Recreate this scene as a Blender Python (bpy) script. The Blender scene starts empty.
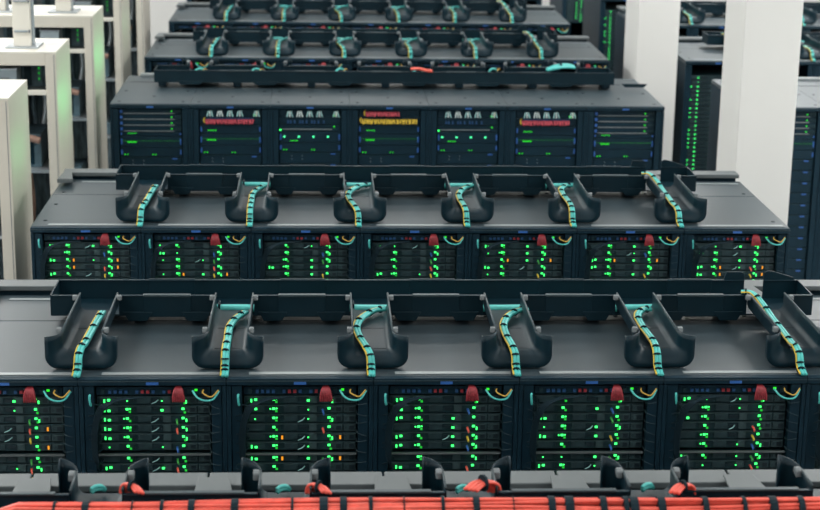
import bpy, math, random
from mathutils import Vector, Matrix
random.seed(7)
scene = bpy.context.scene
col = scene.collection
R = math.radians

# ------------------------------------------------------------------ camera geometry
FPX, PITCH, YAW, ROLL, H = 1715.7, .2623, .0535, -.0148, 2.10
EYE = Vector((-.029, 0, H + 2.309))
FWD = Vector((math.sin(YAW) * math.cos(PITCH), math.cos(YAW) * math.cos(PITCH), -math.sin(PITCH)))
_r = Vector((math.cos(YAW), -math.sin(YAW), 0)); _d = FWD.cross(_r)
RGT = _r * math.cos(ROLL) + _d * math.sin(ROLL)
DWN = _d * math.cos(ROLL) - _r * math.sin(ROLL)
def ray(px, py): return FWD + RGT * ((px - 410) / FPX) + DWN * ((py - 255) / FPX)
def at_axis(px, py, k, v):
    """world point on the plane where coordinate k equals v, seen at a pixel"""
    d = ray(px, py)
    return EYE + d * ((v - EYE[k]) / d[k])
def at_x(px, py, x): return at_axis(px, py, 0, x)
def at_y(px, py, y): return at_axis(px, py, 1, y)
def at_z(px, py, z): return at_axis(px, py, 2, z)

# ------------------------------------------------------------------ materials
MATS = {}
def mat(name, c, rough=0.5, metal=0.0, var=0.12, scale=14.0, bump=0.0, spec=0.5, stretch=(1, 1, 1), coat=0.0):
    m = bpy.data.materials.new(name); m.use_nodes = True
    nt = m.node_tree; b = nt.nodes['Principled BSDF']
    tc = nt.nodes.new('ShaderNodeTexCoord'); mp = nt.nodes.new('ShaderNodeMapping')
    mp.inputs['Scale'].default_value = stretch
    nz = nt.nodes.new('ShaderNodeTexNoise'); nz.inputs['Scale'].default_value = scale; nz.inputs['Detail'].default_value = 4
    nt.links.new(tc.outputs['Object'], mp.inputs['Vector']); nt.links.new(mp.outputs['Vector'], nz.inputs['Vector'])
    rp = nt.nodes.new('ShaderNodeValToRGB')
    rp.color_ramp.elements[0].position = 0.3; rp.color_ramp.elements[1].position = 0.7
    rp.color_ramp.elements[0].color = tuple(x * (1 - var) for x in c) + (1,)
    rp.color_ramp.elements[1].color = tuple(min(1, x * (1 + var)) for x in c) + (1,)
    nt.links.new(nz.outputs['Fac'], rp.inputs['Fac']); nt.links.new(rp.outputs['Color'], b.inputs['Base Color'])
    b.inputs['Roughness'].default_value = rough; b.inputs['Metallic'].default_value = metal
    b.inputs['Specular IOR Level'].default_value = spec
    if coat: b.inputs['Coat Weight'].default_value = coat
    if bump:
        bn = nt.nodes.new('ShaderNodeBump'); bn.inputs['Strength'].default_value = bump; bn.inputs['Distance'].default_value = 0.002
        n2 = nt.nodes.new('ShaderNodeTexNoise'); n2.inputs['Scale'].default_value = scale * 12
        nt.links.new(mp.outputs['Vector'], n2.inputs['Vector'])
        nt.links.new(n2.outputs['Fac'], bn.inputs['Height']); nt.links.new(bn.outputs['Normal'], b.inputs['Normal'])
    MATS[name] = m; return m
def emit(name, c, s):
    m = bpy.data.materials.new(name); m.use_nodes = True
    b = m.node_tree.nodes['Principled BSDF']
    b.inputs['Base Color'].default_value = tuple(x * .12 for x in c) + (1,)
    b.inputs['Emission Color'].default_value = tuple(c) + (1,); b.inputs['Emission Strength'].default_value = s
    m.cycles.emission_sampling = 'NONE'
    MATS[name] = m; return m
M = MATS
mat('rack_top', (.029, .047, .058), .42, var=.06, scale=3, bump=.02, spec=.5)
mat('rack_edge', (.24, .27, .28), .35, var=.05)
mat('rack_black', (.0035, .0205, .0345), .55, var=.15, spec=.2)
mat('rack_inside', (.0040, .0240, .0390), .7, var=.2, spec=.15)
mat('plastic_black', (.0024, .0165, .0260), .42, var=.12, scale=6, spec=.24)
mat('plastic_lit_edge', (.035, .055, .065), .4, var=.1, spec=.3)  # paler copy of plastic_black, light caught by edges put into the colour
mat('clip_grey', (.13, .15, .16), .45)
mat('bar_grey', (.095, .112, .118), .5, var=.05, scale=4)
mat('seam_dark', (.003, .014, .022), .6)
mat('server_grey', (.010, .031, .039), .5, var=.25, scale=25, spec=.3)
mat('server_psu', (.033, .058, .064), .5, var=.2, scale=30, spec=.3)
mat('server_mid', (.020, .042, .049), .5, var=.2, scale=30, spec=.3)
mat('port_black', (.003, .014, .021), .5)
mat('cord_dark', (.030, .052, .062), .6, var=.2, spec=.2)
mat('cord_black', (.003, .015, .023), .6, spec=.2)
mat('teal', (.075, .50, .47), .42, var=.10, scale=60, stretch=(1, 1, 1))
mat('yellow', (.66, .46, .045), .45, var=.08)
mat('amber_cord', (.5, .3, .05), .45, var=.08)
mat('red', (.84, .125, .088), .45, var=.14, scale=30)
mat('red_shaded', (.26, .022, .032), .55, var=.25, scale=60)  # dimmed red, with the shade under the header in the colour
mat('pink_red', (.50, .065, .095), .5, var=.4, scale=120)
mat('blue', (.03, .12, .42), .45)
mat('blue_dim', (.012, .06, .16), .5)
mat('green_plug', (.05, .35, .07), .5)
mat('white_plug', (.62, .72, .72), .5)
mat('aqua_plug', (.30, .55, .55), .4)
mat('tie_black', (.004, .016, .024), .6, spec=.15)
mat('label_blue', (.035, .13, .42), .4, var=.05)
mat('white_paint', (.735, .73, .71), .45, var=.015, scale=2)
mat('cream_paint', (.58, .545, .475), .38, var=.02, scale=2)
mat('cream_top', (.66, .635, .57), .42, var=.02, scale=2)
mat('wall_paint', (.54, .535, .52), .6, var=.02, scale=1.2)
mat('bright_paint', (.84, .84, .82), .6, var=.02, scale=1.2)
mat('floor_tile', (.40, .42, .43), .35, var=.06, scale=2)
mat('steel', (.42, .46, .49), .3, metal=.6, var=.06)
mat('box_grey', (.26, .31, .34), .4, var=.06)
mat('pipe_brown', (.32, .19, .145), .45, var=.25)
mat('dark_gear', (.070, .120, .150), .5, var=.5, scale=9)
mat('gear_back', (.13, .19, .22), .6, var=.8, scale=9, stretch=(3, 1, .6))
mat('grey_gear', (.16, .18, .19), .5, var=.15)
mat('rack_side_green', (.012, .035, .036), .35, var=.1)
emit('led_green', (.045, 1.0, .16), 2.4)
emit('led_deep', (.02, .8, .06), .6)
emit('led_dots', (.03, .85, .05), .17)
emit('led_lime', (.03, .9, .03), 1.1)
emit('led_mint', (.08, 1.0, .38), 1.6)
emit('led_amber', (1.0, .36, .02), 1.0)
emit('led_white', (.8, .95, 1.0), 2.0)

# ------------------------------------------------------------------ mesh helpers
class MB:
    def __init__(s): s.v = []; s.f = []
    def add(s, vs, fs):
        b = len(s.v); s.v += [tuple(p) for p in vs]; s.f += [tuple(b + i for i in f) for f in fs]; return s
    def box(s, x0, y0, z0, x1, y1, z1):
        return s.add([(x0,y0,z0),(x1,y0,z0),(x1,y1,z0),(x0,y1,z0),(x0,y0,z1),(x1,y0,z1),(x1,y1,z1),(x0,y1,z1)],
                     [(0,3,2,1),(4,5,6,7),(0,1,5,4),(1,2,6,5),(2,3,7,6),(3,0,4,7)])
    def prism(s, prof, axis, a, b):
        """closed 2-D profile extruded along an axis: 'x' -> (y,z), 'y' -> (x,z), 'z' -> (x,y)"""
        def P(p, t):
            return {'x': (t, p[0], p[1]), 'y': (p[0], t, p[1]), 'z': (p[0], p[1], t)}[axis]
        n = len(prof)
        vs = [P(p, a) for p in prof] + [P(p, b) for p in prof]
        fs = [tuple(range(n))[::-1], tuple(range(n, 2 * n))] + [(i, (i + 1) % n, n + (i + 1) % n, n + i) for i in range(n)]
        return s.add(vs, fs)
    def tube(s, pts, r, n=8, caps=True):
        pts = [Vector(p) for p in pts]
        rings = []
        up = None
        for i, p in enumerate(pts):
            t = (pts[min(i + 1, len(pts) - 1)] - pts[max(i - 1, 0)])
            t = t.normalized() if t.length > 1e-9 else Vector((0, 0, 1))
            if up is None:
                up = Vector((0, 0, 1)) if abs(t.z) < .9 else Vector((1, 0, 0))
            a = (up - t * up.dot(t)); a = a.normalized() if a.length > 1e-6 else t.orthogonal().normalized()
            b = t.cross(a); up = a
            rr = r[i] if isinstance(r, (list, tuple)) else r
            rings.append([p + (a * math.cos(2 * math.pi * k / n) + b * math.sin(2 * math.pi * k / n)) * rr for k in range(n)])
        vs = [v for ring in rings for v in ring]
        fs = [(i * n + k, i * n + (k + 1) % n, (i + 1) * n + (k + 1) % n, (i + 1) * n + k) for i in range(len(rings) - 1) for k in range(n)]
        if caps:
            fs += [tuple(range(n))[::-1], tuple((len(rings) - 1) * n + k for k in range(n))]
        return s.add(vs, fs)
    def loft(s, rings):
        n = len(rings[0]); vs = [v for r in rings for v in r]
        return s.add(vs, [(i * n + k, i * n + k + 1, (i + 1) * n + k + 1, (i + 1) * n + k) for i in range(len(rings) - 1) for k in range(n - 1)])
    def build(s, name, m, parent=None, smooth=False, bevel=0.0, solid=0.0, loc=None):
        me = bpy.data.meshes.new(name); me.from_pydata(s.v, [], s.f); me.update()
        import bmesh
        bm = bmesh.new(); bm.from_mesh(me); bmesh.ops.recalc_face_normals(bm, faces=bm.faces); bm.to_mesh(me); bm.free()
        if smooth: me.polygons.foreach_set('use_smooth', [True] * len(me.polygons))
        me.materials.append(M[m] if isinstance(m, str) else m)
        o = bpy.data.objects.new(name, me); col.objects.link(o)
        if parent: o.parent = parent
        if loc: o.location = loc
        if solid:
            d = o.modifiers.new('Solidify', 'SOLIDIFY'); d.thickness = solid; d.offset = 0
        if bevel:
            d = o.modifiers.new('Bevel', 'BEVEL'); d.width = bevel; d.segments = 2; d.limit_method = 'ANGLE'
        return o
def smooth_path(pts, k=6):
    P = [Vector(p) for p in pts]; out = []
    for i in range(len(P) - 1):
        p0, p1, p2, p3 = P[max(i - 1, 0)], P[i], P[i + 1], P[min(i + 2, len(P) - 1)]
        for j in range(k):
            t = j / k
            out.append(.5 * ((2 * p1) + (p2 - p0) * t + (2 * p0 - 5 * p1 + 4 * p2 - p3) * t * t + (3 * p1 - p0 - 3 * p2 + p3) * t ** 3))
    return out + [P[-1]]
def tag(o, label=None, cat=None, group=None, kind=None):
    if label: o['label'] = label
    if cat: o['category'] = cat
    if group: o['group'] = group
    if kind: o['kind'] = kind
    return o
def thing(name, label, cat, loc=(0, 0, 0), group=None):
    o = bpy.data.objects.new(name, None); o.empty_display_size = .05; col.objects.link(o); o.location = loc
    return tag(o, label, cat, group)
KIDS = {}
def children_of(o): return [c for c in bpy.data.objects if c.parent == o]
def copy_tree(o, parent=None):
    if o.name not in KIDS: KIDS[o.name] = children_of(o)
    c = o.copy(); col.objects.link(c); c.parent = parent
    for ch in KIDS[o.name]: copy_tree(ch, c)
    return c
def dup(o, loc, label, group=None):
    c = copy_tree(o); c.location = loc; c['label'] = label
    if group: c['group'] = group
    return c
def place(o, parent, loc, name=None):
    c = o.copy(); col.objects.link(c); c.parent = parent; c.location = loc
    if name: c.name = name
    return c
ORD = ['first', 'second', 'third', 'fourth', 'fifth', 'sixth', 'seventh', 'eighth', 'ninth', 'tenth', 'eleventh', 'twelfth', 'thirteenth', 'fourteenth', 'fifteenth', 'sixteenth', 'seventeenth', 'eighteenth', 'nineteenth', 'twentieth', 'twenty-first', 'twenty-second', 'twenty-third']

# ------------------------------------------------------------------ layout (metres)
W, DEP = .60, 1.34
X0 = -1.615
ZD = .036     # the cabinets of the switch row stand on a plinth
YA, YB, YC, YD, YE, YF, YG, YH = 4.215, 6.645, 9.157, 12.80, 15.401, 17.919, 20.34, 23.6
BX = [X0 + W * i for i in range(8)]
ROW = {'A': 'row at the bottom edge', 'B': 'nearest open row', 'C': 'second open row', 'D': 'switch row',
       'E': 'first row behind the switch row', 'F': 'second row behind the switch row', 'G': 'farthest row'}

# ------------------------------------------------------------------ the setting
def struct(name, mb, m, label=None):
    o = mb.build(name, m); o['kind'] = 'structure'
    if label: o['label'] = label
    return o
struct('floor', MB().box(-7, -3, -.1, 9, 27, 0), 'floor_tile')
struct('ceiling', MB().box(-7, -3, 6.2, 9, 27, 6.3), 'bright_paint')
struct('wall_back', MB().box(-7, 27, 0, 9, 27.2, 6.2), 'wall_paint')
struct('wall_left', MB().box(-7.2, -3, 0, -7, 27, 6.2), 'bright_paint')
struct('wall_right', MB().box(9, -3, 0, 9.2, 27, 6.2), 'bright_paint')
struct('wall_front', MB().box(-7, -3.2, 0, 9, -3, 6.2), 'bright_paint')
def pillar(right, seam, left, xr, label):
    """right front edge, left front edge and left rear edge read at three pixels of the photograph"""
    y = at_x(right[0], right[1], xr).y
    xl = at_y(seam[0], seam[1], y).x
    dep = at_x(left[0], left[1], xl).y - y
    o = MB().box(xl, y, 0, xr, y + dep, 6.2).build('pillar', 'white_paint', bevel=.006)
    o['kind'] = 'structure'; o['label'] = label; o['category'] = 'pillar'
    return o
pillar((678, 50), (637, 50), (624, 50), 3.17, 'white square pillar standing behind the end of the switch row')
pillar((800.3, 50), (743, 50), (723.3, 50), 3.17, 'wide white square pillar standing behind the end of the second open row')

# ------------------------------------------------------------------ rack cabinets
def rack_proto(kind):
    """origin: front left bottom corner; body spans x 0..W, y 0..DEP"""
    t = thing('server_cabinet', 'x', 'cabinet')
    e = .001
    for x in (e, W - .018):
        MB().box(x, .006, .0, x + .017, DEP - .01, H - .034).build('side_panel', 'rack_black', t, bevel=.002)
    for x in (.02, W - .062):
        MB().box(x, .012, .04, x + .042, .05, H - .036).build('post', 'rack_black', t, bevel=.002)
    MB().box(.02, .012, .001, W - .02, DEP - .012, .038).build('base', 'rack_black', t)
    MB().box(.02, DEP - .03, .04, W - .02, DEP - .012, H - .036).build('back_panel', 'rack_inside', t)
    # header along the front edge with a thin bright line
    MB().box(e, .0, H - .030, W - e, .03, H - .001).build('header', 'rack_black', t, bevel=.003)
    MB().box(e, -.0025, H - .013, W - e, -.0002, H - .009).build('trim_line', 'plastic_lit_edge', t)
    MB().box(.275, -.003, H - .026, .325, -.0002, H - .0145).build('label_plate', 'label_blue', t)
    # top plates: front plate, rear plate, a seam between
    if kind == 'D':
        MB().box(.004, .02, -ZD, W - .004, DEP - .02, .0005).build('plinth', 'rack_black', t)
        MB().box(e, .031, H - .03, W - e, 1.01, H).build('top_panel', 'rack_top', t, bevel=.002)
        MB().box(e, 1.015, H - .03, W - e, DEP - .001, H).build('rear_top_panel', 'rack_top', t, bevel=.002)
        MB().box(.05, 1.02, H + .0005, .42, 1.26, H + .003).build('hatch', 'rack_top', t, bevel=.003)
        MB().box(.1, 1.262, H + .0005, .34, 1.31, H + .03).build('hatch_handle', 'rack_edge', t, bevel=.008)
        for x, y in ((.06, .12), (.54, .12), (.06, .6), (.54, .6), (.3, .35)):
            MB().tube([(x, y, H), (x, y, H + .003)], .012, 10).build('bolt', 'seam_dark', t)
    else:
        MB().box(e, .031, H - .03, W - e, .795, H).build('top_panel', 'rack_top', t, bevel=.002)
        MB().box(e, .802, H - .03, W - e, 1.21, H).build('rear_top_panel', 'rack_top', t, bevel=.002)
        MB().box(.09, .045, H + .0003, W - .03, .075, H + .004).build('highlight_strip', 'rack_edge', t, bevel=.001)  # pale strip painting in the highlight along the roof's front edge
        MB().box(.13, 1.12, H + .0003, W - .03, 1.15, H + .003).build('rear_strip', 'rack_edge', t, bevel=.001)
        for x, y in ((.06, .16), (.54, .16), (.06, .55), (.06, .86), (.54, .86)):
            MB().tube([(x, y, H), (x, y, H + .003)], .011, 10).build('bolt', 'seam_dark', t)
        # raised grey cover along the rear edge, chamfered ends, with the tapered lug
        MB().prism([(.03, 1.215), (W - .004, 1.215), (W - .004, 1.33), (.004, 1.33), (.004, 1.25)], 'z', H + .018, H + .042).build('rear_cover', 'bar_grey', t, bevel=.004)
        MB().box(.02, 1.24, H - .03, W - .02, 1.31, H + .018).build('cover_support', 'rack_black', t)
        MB().prism([(-.0, 1.0), (.095, 1.0), (.06, 1.214), (.012, 1.214)], 'z', H + .024, H + .050).build('cover_lug', 'bar_grey', t, bevel=.004)
    return t
rk_open = rack_proto('open'); rk_d = rack_proto('D')
SHELF_Z = {'B': H - .60, 'C': H - .42, 'E': H - .15, 'F': H - .15, 'D': H - .62, 'G': H - .15, 'A': H - .15}
shelf_p = MB().box(.066, .03, -.006, W - .066, .78, 0).build('shelf', 'rack_black')
panel_p = {}
def add_shelf(t, z, blank=True):
    c = place(shelf_p, t, (0, 0, z), 'shelf')
    if blank:
        key = round(z, 3)
        if key not in panel_p:
            panel_p[key] = MB().box(.066, .02, .045, W - .066, .028, z - .012).build('lower_panel', 'rack_inside', t)
        else: place(panel_p[key], t, (0, 0, 0), 'lower_panel')
first_used = set()
def rack(kind, x, y, label, group):
    p = rk_d if kind == 'D' else rk_open
    z = ZD if kind == 'D' else 0
    if kind in first_used: o = dup(p, (x, y, z), label, group)
    else:
        KIDS[p.name] = children_of(p)
        o = p; o.location = (x, y, z); o['label'] = label; o['group'] = group; first_used.add(kind)
    return o
# register children before any shelf is added
KIDS[rk_open.name] = children_of(rk_open); KIDS[rk_d.name] = children_of(rk_d)
RACKS = {}
for key, y, kind in (('A', YA, 'o'), ('B', YB, 'o'), ('C', YC, 'o'), ('D', YD, 'D'), ('E', YE, 'o'), ('F', YF, 'o'), ('G', YG, 'o')):
    for i in range(7):
        lab = f'black server cabinet, {ORD[i]} from the left in the {ROW[key]}'
        RACKS[key, i] = rack(kind, BX[i], y, lab, f'cabinets of the {ROW[key]}')
        if key != 'A' : add_shelf(RACKS[key, i], SHELF_Z[key])
# block beyond the pillars
XR = 3.285
RB = [('D', YD, 2), ('E', YE, 3), ('F', YF, 4), ('G', YG, 1), ('H', YH, 1)]
RNAME = {'D': 'switch row beyond the white pillars', 'E': 'first row behind it beyond the pillars', 'F': 'second row beyond the pillars',
         'G': 'row between the tall pillars', 'H': 'farthest corner'}
RLAB = {('D', 0): 'black switch cabinet behind the wide pillar, at the right edge of the photo', ('D', 1): 'black switch cabinet at the far right, beyond the wide pillar',
        ('E', 0): 'black cabinet with green lights standing between the two white pillars', ('E', 1): 'black cabinet hidden mostly behind the wide white pillar',
        ('E', 2): 'black cabinet with a cable drop at the far right edge beyond the pillar',
        ('F', 0): 'black cabinet top seen right of the narrow pillar, upper row', ('F', 1): 'black cabinet top between the pillars, touching the wide pillar, upper row',
        ('F', 2): 'black cabinet behind the top of the wide pillar', ('F', 3): 'black cabinet at the top right corner of the photo',
        ('G', 0): 'tall dark cabinet with green lights just left of the narrow white pillar', ('H', 0): 'far dark cabinet with green lights at the top, left of another lit cabinet'}
RR = {}
for key, y, n in RB:
    for i in range(n):
        x = XR + W * i + (-.045 if key == 'D' else 0)
        RR[key, i] = rack('D' if key == 'D' else 'o', x, y, RLAB[key, i], 'cabinets beyond the white pillars')
        if key in 'EGH': add_shelf(RR[key, i], H - 1.15)
        elif key == 'F': add_shelf(RR[key, i], H - .15)
        else: add_shelf(RR[key, i], H - 1.78)

# ------------------------------------------------------------------ servers
UH, UP = .0365, .0405
SX, SW = .068, .464            # server position and width inside the cabinet
LEDS = {}
for nm, w, h, m in (('big', .012, .010, 'led_green'), ('tall', .0065, .015, 'led_green'), ('small', .0065, .0065, 'led_green'), ('dim', .010, .010, 'led_deep'), ('amber', .008, .017, 'led_amber')):
    LEDS[nm] = MB().box(-w / 2, -.003, -h / 2, w / 2, .0, h / 2).build('status_light', m, bevel=.0015)
PLUGS = {}
for nm in ('red', 'yellow', 'blue', 'green_plug'):
    PLUGS[nm] = MB().tube(smooth_path([(0, 0, 0), (.001, -.012, -.002), (.004, -.022, -.009), (.004, -.018, -.015)], 3), [.005, .005, .005, .005, .0045, .0045, .0045, .004, .004, .004], 6).build('patch_plug', nm, smooth=True)
LEAD = MB().tube([(0, 0, 0), (-.010, -.012, -.006), (-.028, -.018, -.012)], [.0028, .0026, .0018], 6).build('white_lead', 'aqua_plug', smooth=True)
CORD = [MB().tube(smooth_path([(0, .0, 0), (.002, -.032, -.002), (.022, -.046, dz * .5), (.042, -.043, dz)], 4), .0018, 5).build('power_cord', 'cord_dark', smooth=True) for dz in (.006, -.008, -.016)]
CORDL = [MB().tube(smooth_path([(0, .0, 0), (-.010, -.034, -.004), (-.030, -.046, dz * .4), (-.05, -.046, dz)], 4), .0030, 5).build('data_cord', 'cord_black', smooth=True) for dz in (.012, -.010)]
def server_proto():
    t = thing('rack_server', 'x', 'server')
    MB().box(0, 0, 0, SW, .62, UH).build('chassis', 'server_grey', t, bevel=.0015)
    # two power supplies at the right end, with fan openings
    for x in (.358, .412):
        p = MB().box(x, -.006, .004, x + .048, -.0005, UH - .004).build('power_supply', 'server_psu', t, bevel=.001)
        MB().box(x + .022, -.008, .009, x + .042, -.0062, UH - .009).build('socket', 'port_black', p)
        MB().box(x + .004, -.009, .012, x + .012, -.0062, UH - .012).build('latch', 'server_mid', p)
    MB().box(.012, -.005, .005, .085, -.0005, UH - .005).build('drive_module', 'server_mid', t, bevel=.001)
    MB().box(.098, -.004, .010, .150, -.0005, UH - .008).build('vent_panel', 'port_black', t)
    MB().box(.165, -.005, .006, .220, -.0005, UH - .006).build('port_module', 'server_mid', t, bevel=.001)
    MB().box(.228, -.004, .012, .262, -.0005, UH - .012).build('port_module', 'port_black', t)
    MB().box(.268, -.005, .004, .300, -.0005, UH - .004).build('network_card', 'server_psu', t, bevel=.001)
    MB().box(.004, -.004, UH - .005, .35, -.0005, UH - .002).build('rail_edge', 'server_psu', t)
    return t
sv = server_proto(); KIDS[sv.name] = children_of(sv); sv_used = [False]
def server(x, y, z, label, group, rng, full=True, pa=.5, pc=.6, amber=False, pcol=None, sh=0.0):
    if sv_used[0]: o = dup(sv, (x, y, z), label, group)
    else:
        o = sv; o.location = (x, y, z); o['label'] = label; o['group'] = group; sv_used[0] = True
    def led(k, off, dz=0): place(LEDS[k], o, ((off + sh) * W - SX, -.010, UH / 2 + dz), 'status_light')
    if not full:
        if rng.random() < pa: led('big', .222)
        led('big' if rng.random() < .8 else 'small', .325)
        if rng.random() < .12: led('small', .58)
        return o
    if rng.random() < pa: led('tall', .165); led('big', .195, -.002 if rng.random() < .5 else .004)
    elif rng.random() < .3: led('small', .19)
    if rng.random() < .9:
        led('big', .318, .005); led('dim', .336, -.006)
        if rng.random() < .5: led('small', .338, .006)
        if rng.random() < .4: led('small', .295, .004)
    else: led('small', .32)
    if rng.random() < pc: led('big' if rng.random() < .5 else 'small', .555)
    led('big', .698, .006)
    if rng.random() < .6: led('tall', .720, -.004)
    if rng.random() < .5: led('dim', .71, -.010)
    if amber: led('amber', .375); led('amber', .775)
    if full:
        if pcol and rng.random() < .75: place(PLUGS[pcol], o, (.655 * W - SX, -.012, UH / 2), 'patch_plug')
        if rng.random() < .4: place(LEAD, o, (.53 * W - SX, -.008, .022), 'white_lead')
        place(CORD[rng.randrange(3)], o, (.885 * W - SX, -.0115, .014), 'power_cord')
        place(CORDL[rng.randrange(2)], o, (.02, -.009, .018), 'data_cord')
    return o
SEQ = [None, 'blue', 'green_plug', 'red', 'yellow', 'blue', 'green_plug', 'red', 'yellow', 'blue', 'red', 'blue']
def fill(x, y, n, rowname, cab, grp, z0, seed, gap_after=6, full=True, pa=.5, pc=.6, lab=None, sh=0.0):
    rng = random.Random(seed)
    amb = set(rng.sample(range(2, 8), 2)) if full and rng.random() < .5 else set()
    for k in range(n):
        z = H - z0 - UP * k - (.012 if k >= gap_after else 0) - UH / 2
        l = lab(k) if lab else f'grey server, {ORD[k]} from top, {ORD[cab]} cabinet from left in {rowname}'
        server(x + SX, y + .050, z, l, grp, rng, full, pa, pc, k in amb, SEQ[k % len(SEQ)] if full else None, sh)
for i in range(7):
    fill(BX[i], YB, 11, ROW['B'], i, 'servers of the nearest open row', .109, 100 + i)
    fill(BX[i], YC, 7, ROW['C'], i, 'servers of the second open row', .113, 200 + i)
def shelf_fix(): pass
for key, n in (('E', 23), ('G', 19), ('H', 14)):
    for i in range(1):
        where = {'E': 'the lit cabinet between the two pillars', 'G': 'the lit cabinet beside the narrow pillar', 'H': 'the farthest lit cabinet'}[key]
        ordx = ORD
        x = RR[key, i].location.x
        fill(x, RR[key, i].location.y, n, '', 0, 'servers beyond the pillars', .16, 300 + n + ord(key), 99, False, .45, .5,
             lab=lambda k: f'dark server with green lights, {ordx[k]} from top in {where}', sh=.12 if key == 'H' else -.105)
# thin divider rail in the racks of the nearest row
rail = MB().box(.068, .016, -.003, W - .068, .03, .003).build('divider_rail', 'bar_grey')
for i in range(7):
    place(rail, RACKS['B', i], (0, 0, H - .109 - UP * 5.5 - .006), 'divider_rail')

# ------------------------------------------------------------------ kit in the top of each open cabinet
def switch_proto():
    t = thing('network_switch', 'x', 'switch')
    MB().box(0, .0, 0, .464, .3, .034).build('chassis', 'rack_black', t, bevel=.002)
    for k in range(14):
        x = .05 + k * .022
        if k in (4, 9): continue
        MB().box(x, -.012, .010, x + .012, -.0005, .022).build('patch_plug', 'red_shaded' if k in (6, 7, 11) else 'blue_dim', t)
    for x in (.02, .37, .43):
        MB().box(x, -.008, .008, x + .014, -.0005, .026).build('port_block', 'server_grey', t)
    l = MB().box(.40, -.006, .018, .412, -.0005, .026).build('status_light', 'led_lime', t)
    return t
def tuft_proto():
    t = thing('red_cable_tuft', 'x', 'cables')
    r = random.Random(3)
    for k in range(6):
        a = (k - 2.5) * .0072
        MB().tube(smooth_path([(a * .35, .0, .03), (a * .8, -.022, .022), (a * 1.1, -.030, .0), (a * 1.25 + .002, -.026, -.026)], 4), .0055, 6).build('cable', 'red_shaded', t, smooth=True)
    return t
def loop_proto():
    t = thing('fibre_loop', 'x', 'cables')
    MB().tube(smooth_path([(0, 0, .012), (.02, -.02, -.010), (.05, -.026, -.022), (.085, -.022, -.018), (.108, .0, .01)], 5), .0042, 6).build('teal_cable', 'teal', t, smooth=True)
    MB().tube(smooth_path([(.045, .004, .014), (.042, -.012, .008), (.055, -.022, .0), (.08, -.026, -.006), (.106, -.006, .016)], 5), .0032, 6).build('yellow_cable', 'amber_cord', t, smooth=True)
    return t
def mass_proto():
    t = thing('cord_harness', 'x', 'cables')
    r = random.Random(5)
    for k in range(6):
        x1 = .085 + .018 * k
        MB().tube(smooth_path([(.004 + .004 * k, -.008, -.26 - .01 * k), (.004 + .005 * k, -.010 - .002 * k, -.15 + .006 * k), (.03 + .010 * k, -.020 - .003 * k, -.045 + .005 * k), (x1, -.016 - .002 * k, -.012 + .003 * k), (x1 + .05, -.012, .004)], 5), .0030, 6).build('cable', 'cord_black', t, smooth=True)
    MB().tube(smooth_path([(.0, -.006, .012), (-.002, -.014, .006), (.0, -.014, -.02), (.002, -.006, -.034)], 4), .005, 6).build('teal_cable', 'teal', t, smooth=True)
    return t
KIT = []
for f in (switch_proto, tuft_proto, loop_proto, mass_proto):
    p = f(); KIDS[p.name] = children_of(p); KIT.append([p, False])
NOUN = ['network switch with blue and red plugs,', 'tuft of red cables hanging in', 'teal and yellow cable loop in', 'harness of dark cords hanging in']
GRP = ['network switches at the top of the open cabinets', 'red cable tufts', 'teal and yellow cable loops', 'dark cord harnesses']
def kit(k, loc, where):
    p, used = KIT[k]
    if used: return dup(p, loc, f'{NOUN[k]} {where}', GRP[k])
    p.location = loc; p['label'] = f'{NOUN[k]} {where}'; p['group'] = GRP[k]; KIT[k][1] = True
    return p
SHORT = {'B': 'nearest open row', 'C': 'second open row', 'E': 'first row behind switches', 'F': 'second row behind switches'}
for key, y in (('B', YB), ('C', YC), ('E', YE), ('F', YF)):
    for i in range(7):
        wh = f'{ORD[i]} cabinet, {SHORT[key]}'
        x = BX[i]
        kit(0, (x + SX, y + .034, H - .081 if key in 'BC' else H - .076), wh)
        kit(1, (x + .405, y + .016, H - .069), wh)
        kit(2, (x + .462, y - .002, H - .062), wh)
        if key in 'BC': kit(3, (x + .05, y - .010, H - .075), wh)

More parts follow.
